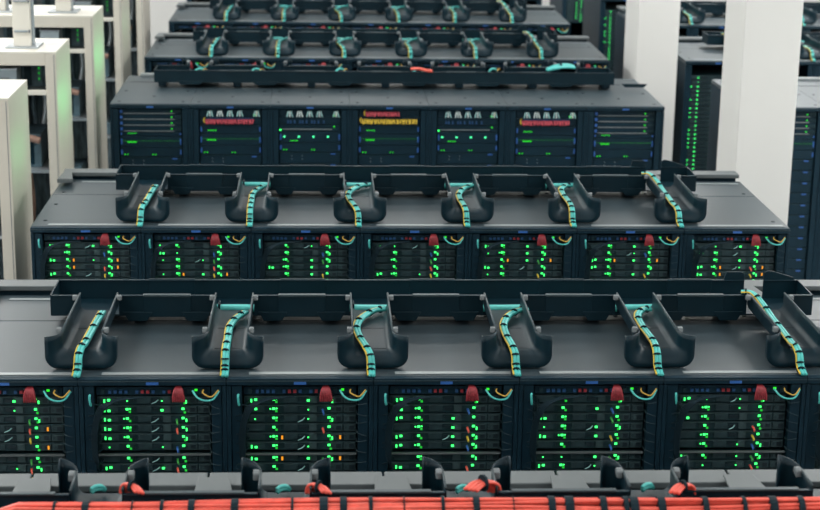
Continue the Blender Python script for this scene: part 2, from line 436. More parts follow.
# ------------------------------------------------------------------ black cable raceways on the cabinet roofs
ZT, ZF, WI, RL = .150, .0695, .165, .060
def u_ring(y, off, sgn=1, zt=ZT):
    w = WI / 2 + off; zf = ZF - off; c = .03 + off * .35
    pts = [(-w, zt)] + [(-w, zt + (zf + c - zt) * k / 3) for k in (1, 2)]
    pts += [(-w + c - c * math.cos(a), zf + c - c * math.sin(a)) for a in [R(90) * k / 6 for k in range(7)]]
    pts += [(w - c + c * math.sin(a), zf + c - c * math.cos(a)) for a in [R(90) * k / 6 for k in range(7)]]
    pts += [(w, zt + (zf + c - zt) * k / 3) for k in (2, 1)] + [(w, zt)]
    return [(x, y * sgn, z) for x, z in pts]
def outlet(parent, x, y, L, sgn):
    """U-shaped trough with a trumpet mouth; sgn -1 opens towards the front, +1 towards the rear"""
    rings = [u_ring(v, 0, sgn) for v in (0.0, (L - RL) * .5, L - RL)]
    rings += [u_ring(L - RL + RL * math.sin(R(a)), RL * (1 - math.cos(R(a))), sgn, ZT + (.026 if sgn > 0 else -.006) * a / 90) for a in (15, 30, 45, 60, 75, 90)]
    rings += [u_ring(L - .004, RL + .002, sgn, ZT + (.026 if sgn > 0 else -.008)), u_ring(L - .03, RL + .003, sgn, ZT + (.016 if sgn > 0 else -.012))]
    o = MB().loft(rings).build('outlet', 'plastic_black', parent, smooth=True, solid=.005)
    o.location = (x, y, H)
    for s in (-1, 1):
        for v in ((L - RL - .02, .06) if L > .3 else (L - RL - .01,)):
            MB().add(*[], ) if False else None
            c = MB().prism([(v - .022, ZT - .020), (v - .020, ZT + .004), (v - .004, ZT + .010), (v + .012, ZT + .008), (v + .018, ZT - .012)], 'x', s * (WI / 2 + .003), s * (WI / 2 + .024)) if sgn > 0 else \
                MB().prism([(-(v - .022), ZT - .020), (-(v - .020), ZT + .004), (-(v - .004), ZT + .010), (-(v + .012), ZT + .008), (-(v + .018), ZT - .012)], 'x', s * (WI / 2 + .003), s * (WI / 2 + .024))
            c.build('clip_highlight', 'clip_grey', o, bevel=.004)  # on rear-facing spouts the pale clips stand in for lit flare highlights
    # rolled edge along the top of each side wall, its catch light painted in
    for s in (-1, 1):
        MB().tube([(s * WI / 2, .0, ZT), (s * WI / 2, sgn * (L - RL), ZT)], .0045, 6).build('rim', 'plastic_lit_edge', o, smooth=True)
    if L > .3:
        MB().box(-WI / 2 + .012, -(L - RL) + .0, ZF + .002, WI / 2 - .012, -(L - RL) + .012, ZF + .0035).build('floor_seam', 'seam_dark', o)
        MB().box(-WI / 2 + .012, -(L - RL) * .50, ZF + .002, WI / 2 - .012, -(L - RL) * .48, ZF + .0035).build('floor_seam', 'seam_dark', o)
    return o
def raceway(y, xa, xb, xs, yf, yr, L, sgn, label, end=True):
    t = thing('cable_raceway', label, 'cable tray', (0, y, 0), 'black cable raceways on the cabinet roofs')
    zb, zt = .045, .135
    MB().box(xa, yf, H + zb, xb, yr, H + zb + .006).build('channel_floor', 'plastic_black', t)
    # walls, opened where the outlets leave
    yo, yc = (yf, yr) if sgn < 0 else (yr, yf)
    def wall(x0, x1, yy, nm='side_wall'):
        MB().box(x0, yy - .003, H + zb, x1, yy + .003, H + zt).build(nm, 'plastic_black', t)
        MB().box(x0, yy - .010, H + zt, x1, yy + .006, H + zt + .006).build('lip', 'plastic_lit_edge' if nm == 'lit' else 'plastic_black', t, bevel=.002)
    gaps = [(x - WI / 2 - .004, x + WI / 2 + .004) for x in xs]
    cur = xa
    for g0, g1 in gaps:
        if g0 > cur: wall(cur, g0, yo)
        cur = g1
    if cur < xb: wall(cur, xb, yo)
    if end:
        wall(xa, xs[-1] - .04, yc); wall(xs[-1] + .05, xb, yc)
        # raised flares either side of the rear break at the last outlet, and the rounded end wall
        MB().prism([(xs[-1] - .14, zt), (xs[-1] - .04, zt), (xs[-1] - .045, zt + .038), (xs[-1] - .06, zt + .045), (xs[-1] - .125, zt + .045)], 'y', yr - .004, yr + .004).build('flare', 'plastic_black', t).location = (0, 0, H)
        MB().prism([(xs[-1] + .05, zt), (xs[-1] + .20, zt), (xs[-1] + .19, zt + .018), (xs[-1] + .10, zt + .045), (xs[-1] + .07, zt + .05), (xs[-1] + .055, zt + .042)], 'y', yr - .004, yr + .004).build('flare', 'plastic_black', t).location = (0, 0, H)
        MB().box(xb, yf, H + zb, xb + .006, yr, H + zt + .006).build('end_cap', 'plastic_black', t)
    else:
        wall(xa, xb, yc)
        MB().box(xb, yf, H + zb, xb + .006, yr, H + zt).build('end_cap', 'plastic_black', t)
    MB().box(xa - .006, yf, H + zb, xa, yr, H + zt + .006).build('end_cap', 'plastic_black', t)
    # joiner sleeves, hanging tabs and feet
    mids = [(xs[k] + xs[k + 1]) / 2 for k in range(len(xs) - 1)]
    if sgn < 0:
        for x in mids:
            MB().box(x - .105, yf - .010, H + zb - .004, x + .105, yf - .0035, H + zt + .0).build('joiner', 'plastic_black', t, bevel=.002)
            MB().box(x - .105, yf - .016, H + zt + .0005, x + .105, yf + .012, H + zt + .010).build('joiner_lip', 'plastic_lit_edge', t, bevel=.002)
            MB().box(x - .105, yr - .006, H + zb + .01, x + .105, yr + .010, H + zt + .009).build('joiner', 'plastic_black', t, bevel=.002)
            for s in (-1, 1):
                MB().prism([(x + s * .13 - .065, H + zb + .02), (x + s * .13 - .04, H + zb - .022), (x + s * .13 + .04, H + zb - .022), (x + s * .13 + .065, H + zb + .02)], 'y', yf - .014, yf - .005).build('tab', 'plastic_black', t, bevel=.002)
                MB().box(x + s * .13 - .025, yf + .05, H + .0045, x + s * .13 + .025, yr - .05, H + zb).build('foot', 'rack_black', t)
    else:
        for k in range(7):
            x = xa + .055 + (xb - xa - .11) * k / 6
            MB().box(x - .03, yf + .02, H + .0095, x + .03, yr - .02, H + zb).build('foot', 'rack_black', t, bevel=.003)
            MB().prism([(x + .12, H + zb + .01), (x + .15, H + zb - .018), (x + .30, H + zb - .018), (x + .33, H + zb + .01)], 'y', yf - .012, yf - .004).build('tab', 'plastic_black', t, bevel=.002)
        for x in mids:
            MB().box(x - .12, yf - .012, H + zt + .0005, x + .12, yf + .006, H + zt + .009).build('joiner_lip', 'plastic_lit_edge', t, bevel=.002)
            MB().box(x - .17, yr - .010, H + zt + .0005, x + .17, yr + .012, H + zt + .010).build('joiner_lip', 'plastic_lit_edge', t, bevel=.002)
    for x in xs: outlet(t, x, yo - .0 + (-.004 if sgn < 0 else .004), L, sgn)
    return t
XS = BX[1:7]
rw = raceway(YB, -1.225, 2.195, XS, .73, .98, .615, -1, 'black cable raceway with six spouts along the nearest open row')
KIDS[rw.name] = children_of(rw)
for key, y, lab in (('C', YC, 'black cable raceway with six spouts along the second open row'), ('E', YE, 'black spouted cable raceway on the first row behind the switch row'),
                    ('F', YF, 'black spouted cable raceway on the second row behind the switch row')):
    dup(rw, (0, y, 0), lab)
XSA = [X0 + W * (i + .5) - .03 for i in range(7)]
ra = raceway(YA, -1.6, 2.58, XSA, .66, .915, .21, 1, 'black raceway holding the orange-red cable bundle at the bottom edge', end=False)
for bx in BX[1:7]:
    MB().prism([(bx - .03, 1.24), (bx + .075, 1.24), (bx + .115, .93), (bx - .045, .93)], 'z', H + .052, H + .062).build('bracket', 'bar_grey', ra, bevel=.003)
rwd = raceway(YD, -1.345, 2.31, XS, .75, 1.01, .21, 1, 'long black raceway on feet behind the switch row, its spouts facing away', end=False); rwd.location.z = ZD
for key, n in (('E', 3), ('F', 4)):
    y = YE if key == 'E' else YF
    raceway(y, XR + .36, XR + W * n - .02, [XR + W * (k + 1) for k in range(n - 1)], .73, .98, .615, -1, 'black raceway beyond the wide pillar, on the lower of two rows' if key == 'E' else 'black raceway between and beyond the pillars, at the top of the photo', end=False)

# ------------------------------------------------------------------ teal cable drops through the spouts
def world_path(pix, zs, y0, xb):
    return [at_z(px, py, H + z) - Vector((xb, y0, 0)) for (px, py), z in zip(pix, zs)]
ZL = [.10, .10, .095, .092, .092, .092, .092]
DR = [
    [(103, 312), (97, 322), (91, 333), (85, 344), (79, 355)],
    [(246, 312), (236, 319), (230, 328), (228.5, 338), (228.5, 347), (227, 357)],
    [(385, 309), (374, 311), (362, 318), (357, 327), (360, 337), (367, 346), (371, 357)],
    [(527, 309), (518, 311), (509, 316), (504, 325), (507, 336), (513, 346), (516, 357)],
    [(651, 309), (643, 310), (638, 316), (643, 327), (652, 339), (658, 348), (659.5, 357)],
    [(741, 292), (752, 293), (762, 303), (771, 316), (782, 330), (792, 343), (799, 356)],
]
END = [(77, 378), (225, 378), (372, 378), (518, 378), (661, 378), (805, 378)]
drops = []
def ring_at(mb, pts, i, r):
    a, b = pts[i], pts[min(i + 1, len(pts) - 1)]
    d = (b - a).normalized()
    return mb.tube([a - d * .0032, a + d * .0032], r, 12)
for k in range(6):
    xb = XS[k]
    z0 = .150 if k == 5 else .098
    pts = [at_z(px, py, H + (z0 if (k == 5 and j < 2) else .12 if (k == 5 and j == 2) else .094)) for j, (px, py) in enumerate(DR[k]) if py < 346]
    e = at_z(END[k][0], END[k][1], H)
    lx = pts[-1].x * .45 + e.x * .55
    # over the mouth and down into the slot behind the header
    pts += [Vector((lx, YB + .135, H + .091)), Vector((e.x * .8 + lx * .2, YB + .086, H + .070)), Vector((e.x, YB + .066, H + .034)), Vector((e.x, YB + .040, H + .018)), Vector((e.x, YB + .018, H + .0135)), Vector((e.x, YB + .003, H + .0105))]
    pts = [p - Vector((xb, YB, 0)) for p in pts]
    sp = smooth_path(pts, 6)
    t = thing('cable_drop', 'x', 'cable bundle', (xb, YB, 0), 'teal cable drops in the raceway spouts')
    def off(path, a, up=0.0):
        out = []
        for i, p in enumerate(path):
            d = (path[min(i + 1, len(path) - 1)] - path[max(i - 1, 0)]).normalized()
            n = d.cross(Vector((0, 0, 1))); n = n.normalized() if n.length > .05 else Vector((-1, 0, 0))
            out.append(p + n * a + Vector((0, 0, up)))
        return out
    MB().tube(off(sp, .0066, .001), .0085, 8).build('teal_cable', 'teal', t, smooth=True)
    MB().tube(off(sp, -.0066), .0085, 8).build('teal_cable', 'teal', t, smooth=True)
    MB().tube(off(sp, .0172, .003), .0040, 6).build('yellow_cable', 'yellow', t, smooth=True)
    L = len(sp); nties = 9 if k else 7
    for q in range(nties):
        i = int(3 + (L - 16) * q / (nties - 1))
        a = off(sp, .003)
        ring_at(MB(), a, i, .0172).build('cable_tie', 'tie_black', t, smooth=False)
    KIDS[t.name] = children_of(t); drops.append(t)
WB = lambda k: f'between {ORD[k]} and {ORD[k + 1]} cabinets'
for k, t in enumerate(drops): t['label'] = f'teal cable drop {WB(k)} of the nearest open row'
for key, y in (('C', YC), ('E', YE), ('F', YF)):
    for k, t in enumerate(drops):
        dup(t, (XS[k], y, 0), f'teal cable drop {WB(k)}, {SHORT[key] if key in SHORT else ""}')
for key, y, n in (('E', YE, 3), ('F', YF, 4)):
    for k in range(n - 1):
        lab = {('E', 0): 'teal cable drop behind the wide pillar, lower row', ('E', 1): 'teal cable drop at the right edge beyond the wide pillar, lower one',
               ('F', 0): 'teal cable drop at the top of the photo between the two pillars', ('F', 1): 'teal cable drop behind the top of the wide pillar',
               ('F', 2): 'teal cable drop at the top right corner beyond the wide pillar'}[key, k]
        dup(drops[4 if k else 5], (XR + W * (k + 1), y, 0), lab)
# trunk of teal cable lying in each raceway
def trunk(y, xa, xb, label):
    t = thing('teal_trunk_cable', label, 'cable bundle', (0, y, 0), 'teal trunk cables lying in the raceways')
    n = 40
    for dy, dz, r in ((0, 0, .016), (.026, -.001, .013)):
        pts = [(xa + (xb - xa) * i / n, .754 + dy + .002 * math.sin(i * 1.1 + dy * 90), H + .0695 + dz + .0015 * math.sin(i * .7)) for i in range(n + 1)]
        MB().tube(pts, r, 8).build('teal_cable', 'teal', t, smooth=True)
    for k in range(int((xb - xa) / .2)):
        x = xa + .115 + .2 * k
        MB().box(x - .005, .734, H + .0520, x + .005, .800, H + .097).build('cable_tie', 'tie_black', t, bevel=.004)
    return t
tr = trunk(YB, -.60, 1.62, 'teal trunk cable in the raceway of the nearest open row'); KIDS[tr.name] = children_of(tr)
for key, y in (('C', YC), ('E', YE), ('F', YF)):
    dup(tr, (0, y, 0), f'teal trunk cable in the raceway of the {ROW[key]}')
# ------------------------------------------------------------------ the orange-red bundle in the nearest raceway
def red_bundle(label, xs, yc, zc, rad, n, seed, r0=.0056, tie_x=()):
    t = thing('red_cable_bundle', label, 'cable bundle', (0, YA, 0), 'orange-red cable bundles in the nearest raceway')
    rng = random.Random(seed)
    seats = []
    ring = [(0, 1), (rad * .36, 6), (rad * .68, 12), (rad, n)]
    for rr, m in ring:
        for k in range(m): seats.append((rr, 2 * math.pi * k / m + rng.random() * .2))
    for (rr, a0) in seats:
        ph, tw = rng.random() * 6.28, rng.uniform(-.5, .5)
        pts = []
        for i, x in enumerate(xs):
            dx, dy, dz = 0, 0, 0
            a = a0 + .30 * math.sin(x * 2.2 + ph) + tw * .3 * math.sin(x * .9)
            q = rr * (1 + .09 * math.sin(x * 3.1 + ph * 2)) * (1 - .6 * max(0, (-.98 - x) / .095) if x < -.98 else 1)
            yb, zb2 = yc(x), zc(x)
            pts.append((x, yb + q * math.cos(a), H + zb2 + q * math.sin(a)))
        MB().tube(pts, r0, 6).build('cable', 'red', t, smooth=True)
    for x in tie_x:
        d = rng.uniform(-.012, .012)
        MB().tube([(x - .007 + d, yc(x), H + zc(x)), (x + .007 - d * .2, yc(x), H + zc(x))], rad + r0 + .005, 20).build('cable_tie', 'tie_black', t, smooth=False)
    return t
NX = 70
def lin(a, b, n): return [a + (b - a) * i / n for i in range(n + 1)]
# ties read off the photograph
tx = [at_z(p, 502, H + .13).x for p in (28, 58, 90, 134, 164, 194, 237, 292, 325, 344, 370, 402, 441, 475, 510, 550, 568, 601, 623, 632, 659, 702, 740, 770, 797)]
red_bundle('thick orange-red cable bundle with black ties along the bottom edge', lin(-1.075, 2.5, NX), lambda x: .800 + .004 * math.sin(x * 2.1),
           lambda x: .114 - (.022 * ((-.98 - x) / .095) ** 2 if x < -.98 else 0) + .004 * math.sin(x * 3 + 1), .042, 22, 11, tie_x=[x for x in tx if x > -.95])
red_bundle('second orange-red cable bundle in front of the thick one, from mid bottom edge', lin(.44, 2.5, 50), lambda x: .702,
           lambda x: .100 - (.010 * ((.58 - x) / .14) ** 2 if x < .58 else 0), .022, 12, 12, tie_x=[.56, .72, .86, 1.02, 1.2, 1.34, 1.5])
for k, (px, py, w, l) in enumerate(((133, 491, .018, 'second'), (318, 491, .016, 'third'), (482, 490, .034, 'fourth'), (680, 492, .026, 'fifth'))):
    b = at_z(px, py, H + .125)
    t = thing('red_cable_branch', f'orange-red cable branch leaving the thick bundle, {ORD[k]} from the left', 'cables', (b.x, b.y - .05, 0), 'orange-red branches at the raceway spouts')
    rng = random.Random(k)
    n = 7 if k == 2 else 5
    sx = -1 if k < 2 else 1
    for q in range(n):
        a = (q - (n - 1) / 2) * .0078
        o = Vector((a * .8, -a * .35, .0022 * (q % 2)))
        sc = w / .034 * .7 + .3
        P = [(-.045, -.035, H + .160), (-.018, -.005, H + .170), (.012, .015, H + .169), (.034, .030, H + .150), (.040, .038, H + .120)]
        MB().tube(smooth_path([Vector((x * sc * sx, y, H + (z - H - .12) * (.55 + .45 * sc) + .12)) + o for x, y, z in P], 5), .0052, 6).build('cable', 'red', t, smooth=True)
    MB().tube([(-.005 * sx, .002, H + .12 + .049 * (.55 + .45 * sc)), (.003 * sx, .006, H + .12 + .049 * (.55 + .45 * sc))], .0040 * n, 12).build('cable_tie', 'tie_black', t)
for k, (px, py) in enumerate(((95, 494), (282, 494), (463, 494), (650, 492))):
    b = at_z(px, py, H + .10)
    t = thing('teal_cable_end', f'short teal cable end in a spout behind the orange-red bundle, {ORD[k]} from the left', 'cables', (b.x, b.y, 0), 'teal cable ends in the nearest raceway')
    for q in range(2):
        MB().tube(smooth_path([(-.018, .04, H + .088 + .010 * q), (-.006, .05, H + .094 + .010 * q), (.012, .06, H + .092 + .010 * q), (.024, .07, H + .085)], 4), .0075, 8).build('teal_cable', 'teal', t, smooth=True)

# ------------------------------------------------------------------ switch row: units in the cabinets
def unit(name, h, m='rack_black', cat='switch', dep=.4):
    t = thing(name, 'x', cat)
    MB().box(0, 0, 0, .464, dep, h).build('chassis', m, t, bevel=.002)
    return t
def u_shelf():
    t = unit('disk_shelf', .042)
    MB().box(.03, -.006, .002, .41, -.0005, .0065).build('front_edge', 'rack_edge', t)
    MB().box(.004, -.006, .008, .022, -.0005, .030).build('latch', 'blue', t)
    MB().box(.385, -.004, .016, .395, -.0005, .025).build('status_light', 'led_lime', t)
    for x in (.415, .432, .449): MB().box(x, -.004, .010, x + .010, -.0005, .030).build('port', 'server_grey', t)
    return t
def u_dots(rows, h=.085, mint=False):
    t = unit('network_switch', h)
    for x in (.004, .448):
        MB().box(x, -.006, h * .24, x + .012, -.0005, h * .76).build('handle', 'blue', t, bevel=.002)
    if mint:
        for k in range(4): MB().box(.03 + .11 * k, -.004, h * .45, .045 + .11 * k, -.0005, h * .45 + .013).build('status_light', 'led_mint', t)
        for k in range(5): MB().box(.08 + .013 * k, -.004, h * .12, .088 + .013 * k, -.0005, h * .12 + .006).build('status_light', 'led_lime', t)
        return t
    for (zf, x0, dx, n, w) in rows:
        for k in range(n): MB().box(x0 + dx * k, -.004, zf * h, x0 + dx * k + w, -.0005, zf * h + w * .85).build('status_light', 'led_dots' if n > 10 else 'led_lime', t)
    return t
def u_plugs():
    t = unit('patch_panel', .060)
    r = random.Random(4)
    for k in range(5):
        x = .07 + .075 * k + (.05 if k == 4 else 0)
        for q in range(3):
            MB().tube(smooth_path([(x + .012 * q, 0, .044), (x + .012 * q - .004, -.02, .040), (x + .012 * q - .012 + .010 * q, -.032, .004)], 3), .0045, 6).build('plug', 'white_plug' if q == 1 or k == 1 else 'aqua_plug', t, smooth=True)
    MB().tube(smooth_path([(.42, 0, .012), (.43, -.02, .02), (.432, -.02, .042)], 3), .005, 6).build('yellow_cord', 'amber_cord', t, smooth=True)
    for x in (.405, .418): MB().box(x, -.006, .006, x + .009, -.0005, .018).build('status_light', 'led_lime', t)
    return t
def u_cables(m, n=26, x0=.05, x1=.40, blue=True):
    t = unit('patch_panel', .055)
    r = random.Random(8)
    for k in range(n):
        x = x0 + (x1 - x0) * k / (n - 1)
        MB().tube(smooth_path([(x, 0, .036), (x + r.uniform(-.004, .004), -.018, .030), (x + r.uniform(-.006, .006), -.026, .006 + r.uniform(-.004, .004))], 3), .0062, 5).build('cable', m, t, smooth=True)
    if blue:
        for k in range(14):
            x = .06 + .025 * k
            MB().box(x, -.008, .040, x + .016, -.0005, .050).build('plug', 'blue_dim', t)
    MB().tube(smooth_path([(x0 - .01, 0, .05), (x0 - .018, -.02, .035), (x0 - .012, -.016, .01)], 3), .005, 5).build('yellow_cord', 'yellow', t, smooth=True)
    return t
def u_blank():
    t = unit('blank_chassis', .085)
    for x in (.09, .17):
        for z in (.03, .055): MB().box(x, -.003, z, x + .006, -.0005, z + .006).build('screw', 'rack_edge', t)
    MB().box(.39, -.004, .068, .425, -.0005, .078).build('tag', 'blue', t)
    MB().box(.0, -.003, .081, .464, -.0005, .084).build('edge', 'server_grey', t)
    return t
def u_line():
    t = unit('network_switch', .05)
    MB().box(.02, -.006, .012, .40, -.0005, .017).build('front_edge', 'rack_edge', t)
    MB().box(.002, -.005, .002, .014, -.0005, .014).build('status_light', 'led_green', t)
    MB().box(.41, -.005, .03, .42, -.0005, .04).build('status_light', 'led_lime', t)
    return t
def u_blueplugs():
    t = unit('patch_panel', .052)
    for k in range(10):
        x = .05 + .03 * k + (.01 if k % 3 == 0 else 0)
        MB().box(x, -.02, .008, x + .012, -.0005, .030).build('plug', 'blue_dim', t)
    return t
UN = {'shelf': (u_shelf(), .042), 'dotsS': (u_dots([(.55, .06, .014, 5, .007)], .030), .030), 'dotsA': (u_dots([(.32, .06, .014, 5, .008)], .070), .070),
      'dotsB': (u_dots([(.55, .02, .0155, 28, .006), (.42, .055, .014, 5, .010)]), .085), 'dotsC': (u_dots([(.2, .03, .02, 2, .008), (.2, .24, .02, 2, .008)], .07), .07),
      'mint': (u_dots([], .085, True), .085), 'plugs': (u_plugs(), .060), 'redrow': (u_cables('pink_red'), .055), 'yellowrow': (u_cables('yellow', 28, .03, .44, False), .055),
      'redtop': (u_cables('pink_red', 18, .06, .30, False), .055), 'blank': (u_blank(), .085), 'line': (u_line(), .05), 'blueplugs': (u_blueplugs(), .052)}
for k, (p, h) in UN.items(): KIDS[p.name] = children_of(p)
UN_USED = set()
UDESC = {'shelf': 'thin dark disk shelf with a grey edge', 'dotsA': 'black switch with a few green dots', 'dotsS': 'slim black switch with a few green dots', 'dotsB': 'black switch with a row of green dots', 'dotsC': 'black switch with two pairs of green dots',
         'mint': 'dark switch with four mint lights', 'plugs': 'patch panel with white plugs', 'redrow': 'patch panel with a pink-red cable fringe', 'yellowrow': 'patch panel with a yellow cable fringe',
         'redtop': 'patch panel with a short red cable fringe', 'blank': 'blank dark chassis with a blue tag', 'line': 'dark switch with a grey front edge', 'blueplugs': 'patch panel with small blue plugs'}
TYPES = [
    ['shelf', 'shelf', 'shelf', 'shelf', 'dotsS', 'dotsB', 'dotsC', 'blank'],
    ['plugs', 'redrow', 'dotsA', 'dotsB', 'dotsC', 'blank'],
    ['plugs', 'blueplugs', 'line', 'mint', 'dotsC', 'blank', 'blank'],
    ['redtop', 'yellowrow', 'dotsA', 'dotsB', 'dotsC', 'blank'],
    ['plugs', 'blueplugs', 'line', 'mint', 'dotsC', 'blank', 'blank'],
    ['plugs', 'redrow', 'dotsA', 'dotsB', 'dotsC', 'blank'],
    ['shelf', 'shelf', 'shelf', 'shelf', 'dotsS', 'dotsB', 'dotsC', 'blank'],
]
def stack(x, y, names, where, n_total):
    z = H - .034 + ZD
    cnt = {}
    for nm in names:
        p, h = UN[nm]; z -= h + .003
        if z < H + ZD - n_total: break
        cnt[nm] = cnt.get(nm, 0) + 1
        lab = f'{UDESC[nm]}{", " + ORD[cnt[nm] - 1] + " one down" if names.count(nm) > 1 else ""}, {where}'
        loc = (x + SX, y + .036, z)
        if nm in UN_USED: dup(p, loc, lab, 'units of the switch row')
        else: p.location = loc; p['label'] = lab; p['group'] = 'units of the switch row'; UN_USED.add(nm)
    return z - ZD
def set_shelf(r, z):
    for c in bpy.data.objects:
        if c.parent == r and c.name.startswith('shelf'): c.location.z = z - .001
for i in range(7):
    zb = stack(BX[i], YD, TYPES[i], f'{ORD[i]} cabinet of switch row', .6)
    set_shelf(RACKS['D', i], zb)
zb = stack(XR - .045, YD, TYPES[0][:7] + ['blank'] * 13, 'cabinet behind the wide pillar', 1.76); set_shelf(RR['D', 0], zb)
for key, n in (('B', 11), ('C', 7)):
    for i in range(7): set_shelf(RACKS[key, i], H - (.109 if key == 'B' else .113) - UP * (n - 1) - (.012 if n > 6 else 0) - UH / 2)
for key, n in (('E', 23), ('G', 19), ('H', 14)): set_shelf(RR[key, 0], H - .16 - UP * (n - 1) - UH / 2)
for i in range(7):
    for key in 'EF': set_shelf(RACKS[key, i], H - .078)
for k in range(4): set_shelf(RR['F', k], H - .12)
# things caught on the raceway behind the switch row
t = thing('red_cable', 'red cable lying across the lip of the raceway behind the switch row', 'cable', (0, 0, 0))
a, b = at_z(411, 69, H + ZD + .160), at_z(432, 71, H + ZD + .158)
MB().tube(smooth_path([a, a * .6 + b * .4 + Vector((0, 0, .008)), a * .3 + b * .7, b], 4), .012, 8).build('cable', 'red', t, smooth=True)
t = thing('teal_cable_coil', 'teal cable bundle resting on the lip of the raceway behind the switch row', 'cable bundle', (0, 0, 0))
a, b = at_z(547, 70, H + ZD + .163), at_z(574, 67.5, H + ZD + .163)
for q in range(3):
    o2 = Vector((0, .014 * (q - 1), .006 * (q % 2)))
    MB().tube(smooth_path([a + o2, a * .7 + b * .3 + o2 * 2 + Vector((0, 0, .012)), a * .3 + b * .7 + o2 * 2.2 + Vector((0, 0, .014)), b + o2], 4), .013, 8).build('teal_cable', 'teal', t, smooth=True)
m = a * .5 + b * .5; MB().tube([m + Vector((-.006, 0, .012)), m + Vector((.006, 0, .012))], .036, 12).build('cable_tie', 'tie_black', t)
for k, (px, wd) in enumerate(((199, 'green'), (256, 'teal'), (340, 'teal'), (418, 'teal'), (493, 'teal'))):
    a = at_z(px, 70, H + ZD + .12)
    t = thing('teal_cable_end', f'small teal cable end in the {ORD[k]} rear spout of the switch row raceway', 'cables', (a.x, a.y, ZD), 'teal cable ends behind the switch row')
    MB().tube(smooth_path([(-.035, -.02, H + .11), (-.01, .0, H + .128), (.02, .02, H + .124), (.04, .05, H + .105)], 4), .008, 8).build('teal_cable', 'teal', t, smooth=True)
    MB().tube(smooth_path([(.03, -.02, H + .115), (.045, .0, H + .130), (.06, .02, H + .12)], 4), .004, 6).build('yellow_cable', 'amber_cord', t, smooth=True)

# ------------------------------------------------------------------ white cabinets on the left, each with gear inside
CX1, CTOP, CW, CD = -1.85, 2.704, 1.25, .585
_c = [at_x(px, py, CX1) for px, py in ((7, 98.2), (57.3, 52), (91.8, 15.8))]
CTOP = sum(p.z for p in _c) / 3
CY = [at_axis(px, py, 2, CTOP).y for px, py in ((7, 98.2), (57.3, 52), (91.8, 15.8))]
CY += [at_x(121.5, 10, CX1).y, at_x(143.5, 10, CX1).y]
CD = at_z(26, 79.6, CTOP).y - CY[0]

def white_cabinet():
    t = thing('white_cabinet', 'x', 'cabinet')
    x0 = -CW
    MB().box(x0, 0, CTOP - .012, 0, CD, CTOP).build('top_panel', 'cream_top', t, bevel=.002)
    MB().box(x0 + .075, .0, CTOP - .095, -.075, .04, CTOP - .0125).build('front_beam', 'cream_paint', t, bevel=.002)
    for x in (x0, -.074):
        MB().box(x, 0, .0, x + .074, .04, CTOP - .0125).build('post', 'cream_paint', t, bevel=.002)
    MB().box(-.012, .042, .0, 0, CD, CTOP - .0125).build('side_panel', 'cream_paint', t, bevel=.001)
    MB().box(x0, .042, .0, x0 + .012, CD, CTOP - .0125).build('side_panel', 'cream_paint', t, bevel=.001)
    MB().box(x0 + .013, CD - .012, .0, -.013, CD, CTOP - .0125).build('back_panel', 'gear_back', t)
    MB().box(x0 + .075, .0, CTOP - .300, -.075, .04, CTOP - .268).build('cross_rail', 'cream_top', t, bevel=.002)
    MB().box(x0 + .014, .05, CTOP - .300, -.014, CD - .014, CTOP - .285).build('shelf', 'grey_gear', t)
    MB().box(x0 + .014, .05, CTOP - .860, -.014, CD - .014, CTOP - .840).build('shelf', 'steel', t)
    MB().box(x0 + .014, .05, CTOP - 1.40, -.014, CD - .014, CTOP - 1.385).build('shelf', 'steel', t)
    MB().box(-.0155, -.002, CTOP - 1.9, -.0115, -.0002, CTOP - .02).build('door_gap', 'grey_gear', t)
    return t
wc = white_cabinet(); KIDS[wc.name] = children_of(wc)
PL = ['nearest', 'second', 'third', 'fourth', 'farthest']
WCL = ['open white cabinet cut by the left edge, the nearest of the five', 'open white cabinet with one white post on its roof', 'open white cabinet with two white posts on its roof, third of the five',
       'tall open white cabinet, fourth of the five, its roof above the photo', 'narrow-looking white cabinet, farthest of the five at the back wall']
def control_box():
    t = thing('control_box', 'x', 'box')
    MB().box(0, 0, 0, .15, .2, .15).build('housing', 'box_grey', t, bevel=.004)
    MB().box(-.004, -.004, .1505, .154, .204, .16).build('lid', 'steel', t, bevel=.003)
    MB().box(.04, -.004, .03, .10, -.0005, .10).build('display', 'grey_gear', t)
    return t
def chassis_box():
    t = thing('black_chassis', 'x', 'server')
    MB().box(0, 0, 0, 1.0, .4, .235).build('housing', 'dark_gear', t, bevel=.004)
    MB().box(.05, -.008, .02, .95, -.0005, .20).build('front_panel', 'rack_inside', t, bevel=.003)
    MB().box(.88, -.012, .205, .895, -.0005, .218).build('status_light', 'led_amber', t)
    for x in (.5, .7): MB().box(x, -.016, .06, x + .02, -.0085, .16).build('handle', 'grey_gear', t, bevel=.003)
    return t
def pipe_set():
    t = thing('brown_pipe', 'x', 'pipe')
    MB().tube(smooth_path([(0, 0, .535), (0, 0, .32), (.01, -.01, .27), (.06, -.02, .235), (.16, -.02, .205)], 5), .024, 10).build('tube', 'pipe_brown', t, smooth=True)
    MB().tube([(0, 0, .42), (0, 0, .45)], .031, 10).build('collar', 'grey_gear', t)
    return t
def bottle_box():
    t = thing('pump_unit', 'x', 'machine')
    MB().box(0, 0, 0, .95, .35, .12).build('housing', 'dark_gear', t, bevel=.01)
    for k in range(7):
        MB().tube(smooth_path([(.06 + .13 * k, .12, .1205), (.07 + .13 * k, .1, .3), (.05 + .13 * k, .12, .50)], 4), .03, 10).build('hose', ('pipe_brown', 'grey_gear', 'pipe_brown')[k % 3], t, smooth=True)
    MB().tube([(.78, .02, .20), (.80, .02, .26)], .022, 10).build('valve', 'white_plug', t)
    return t
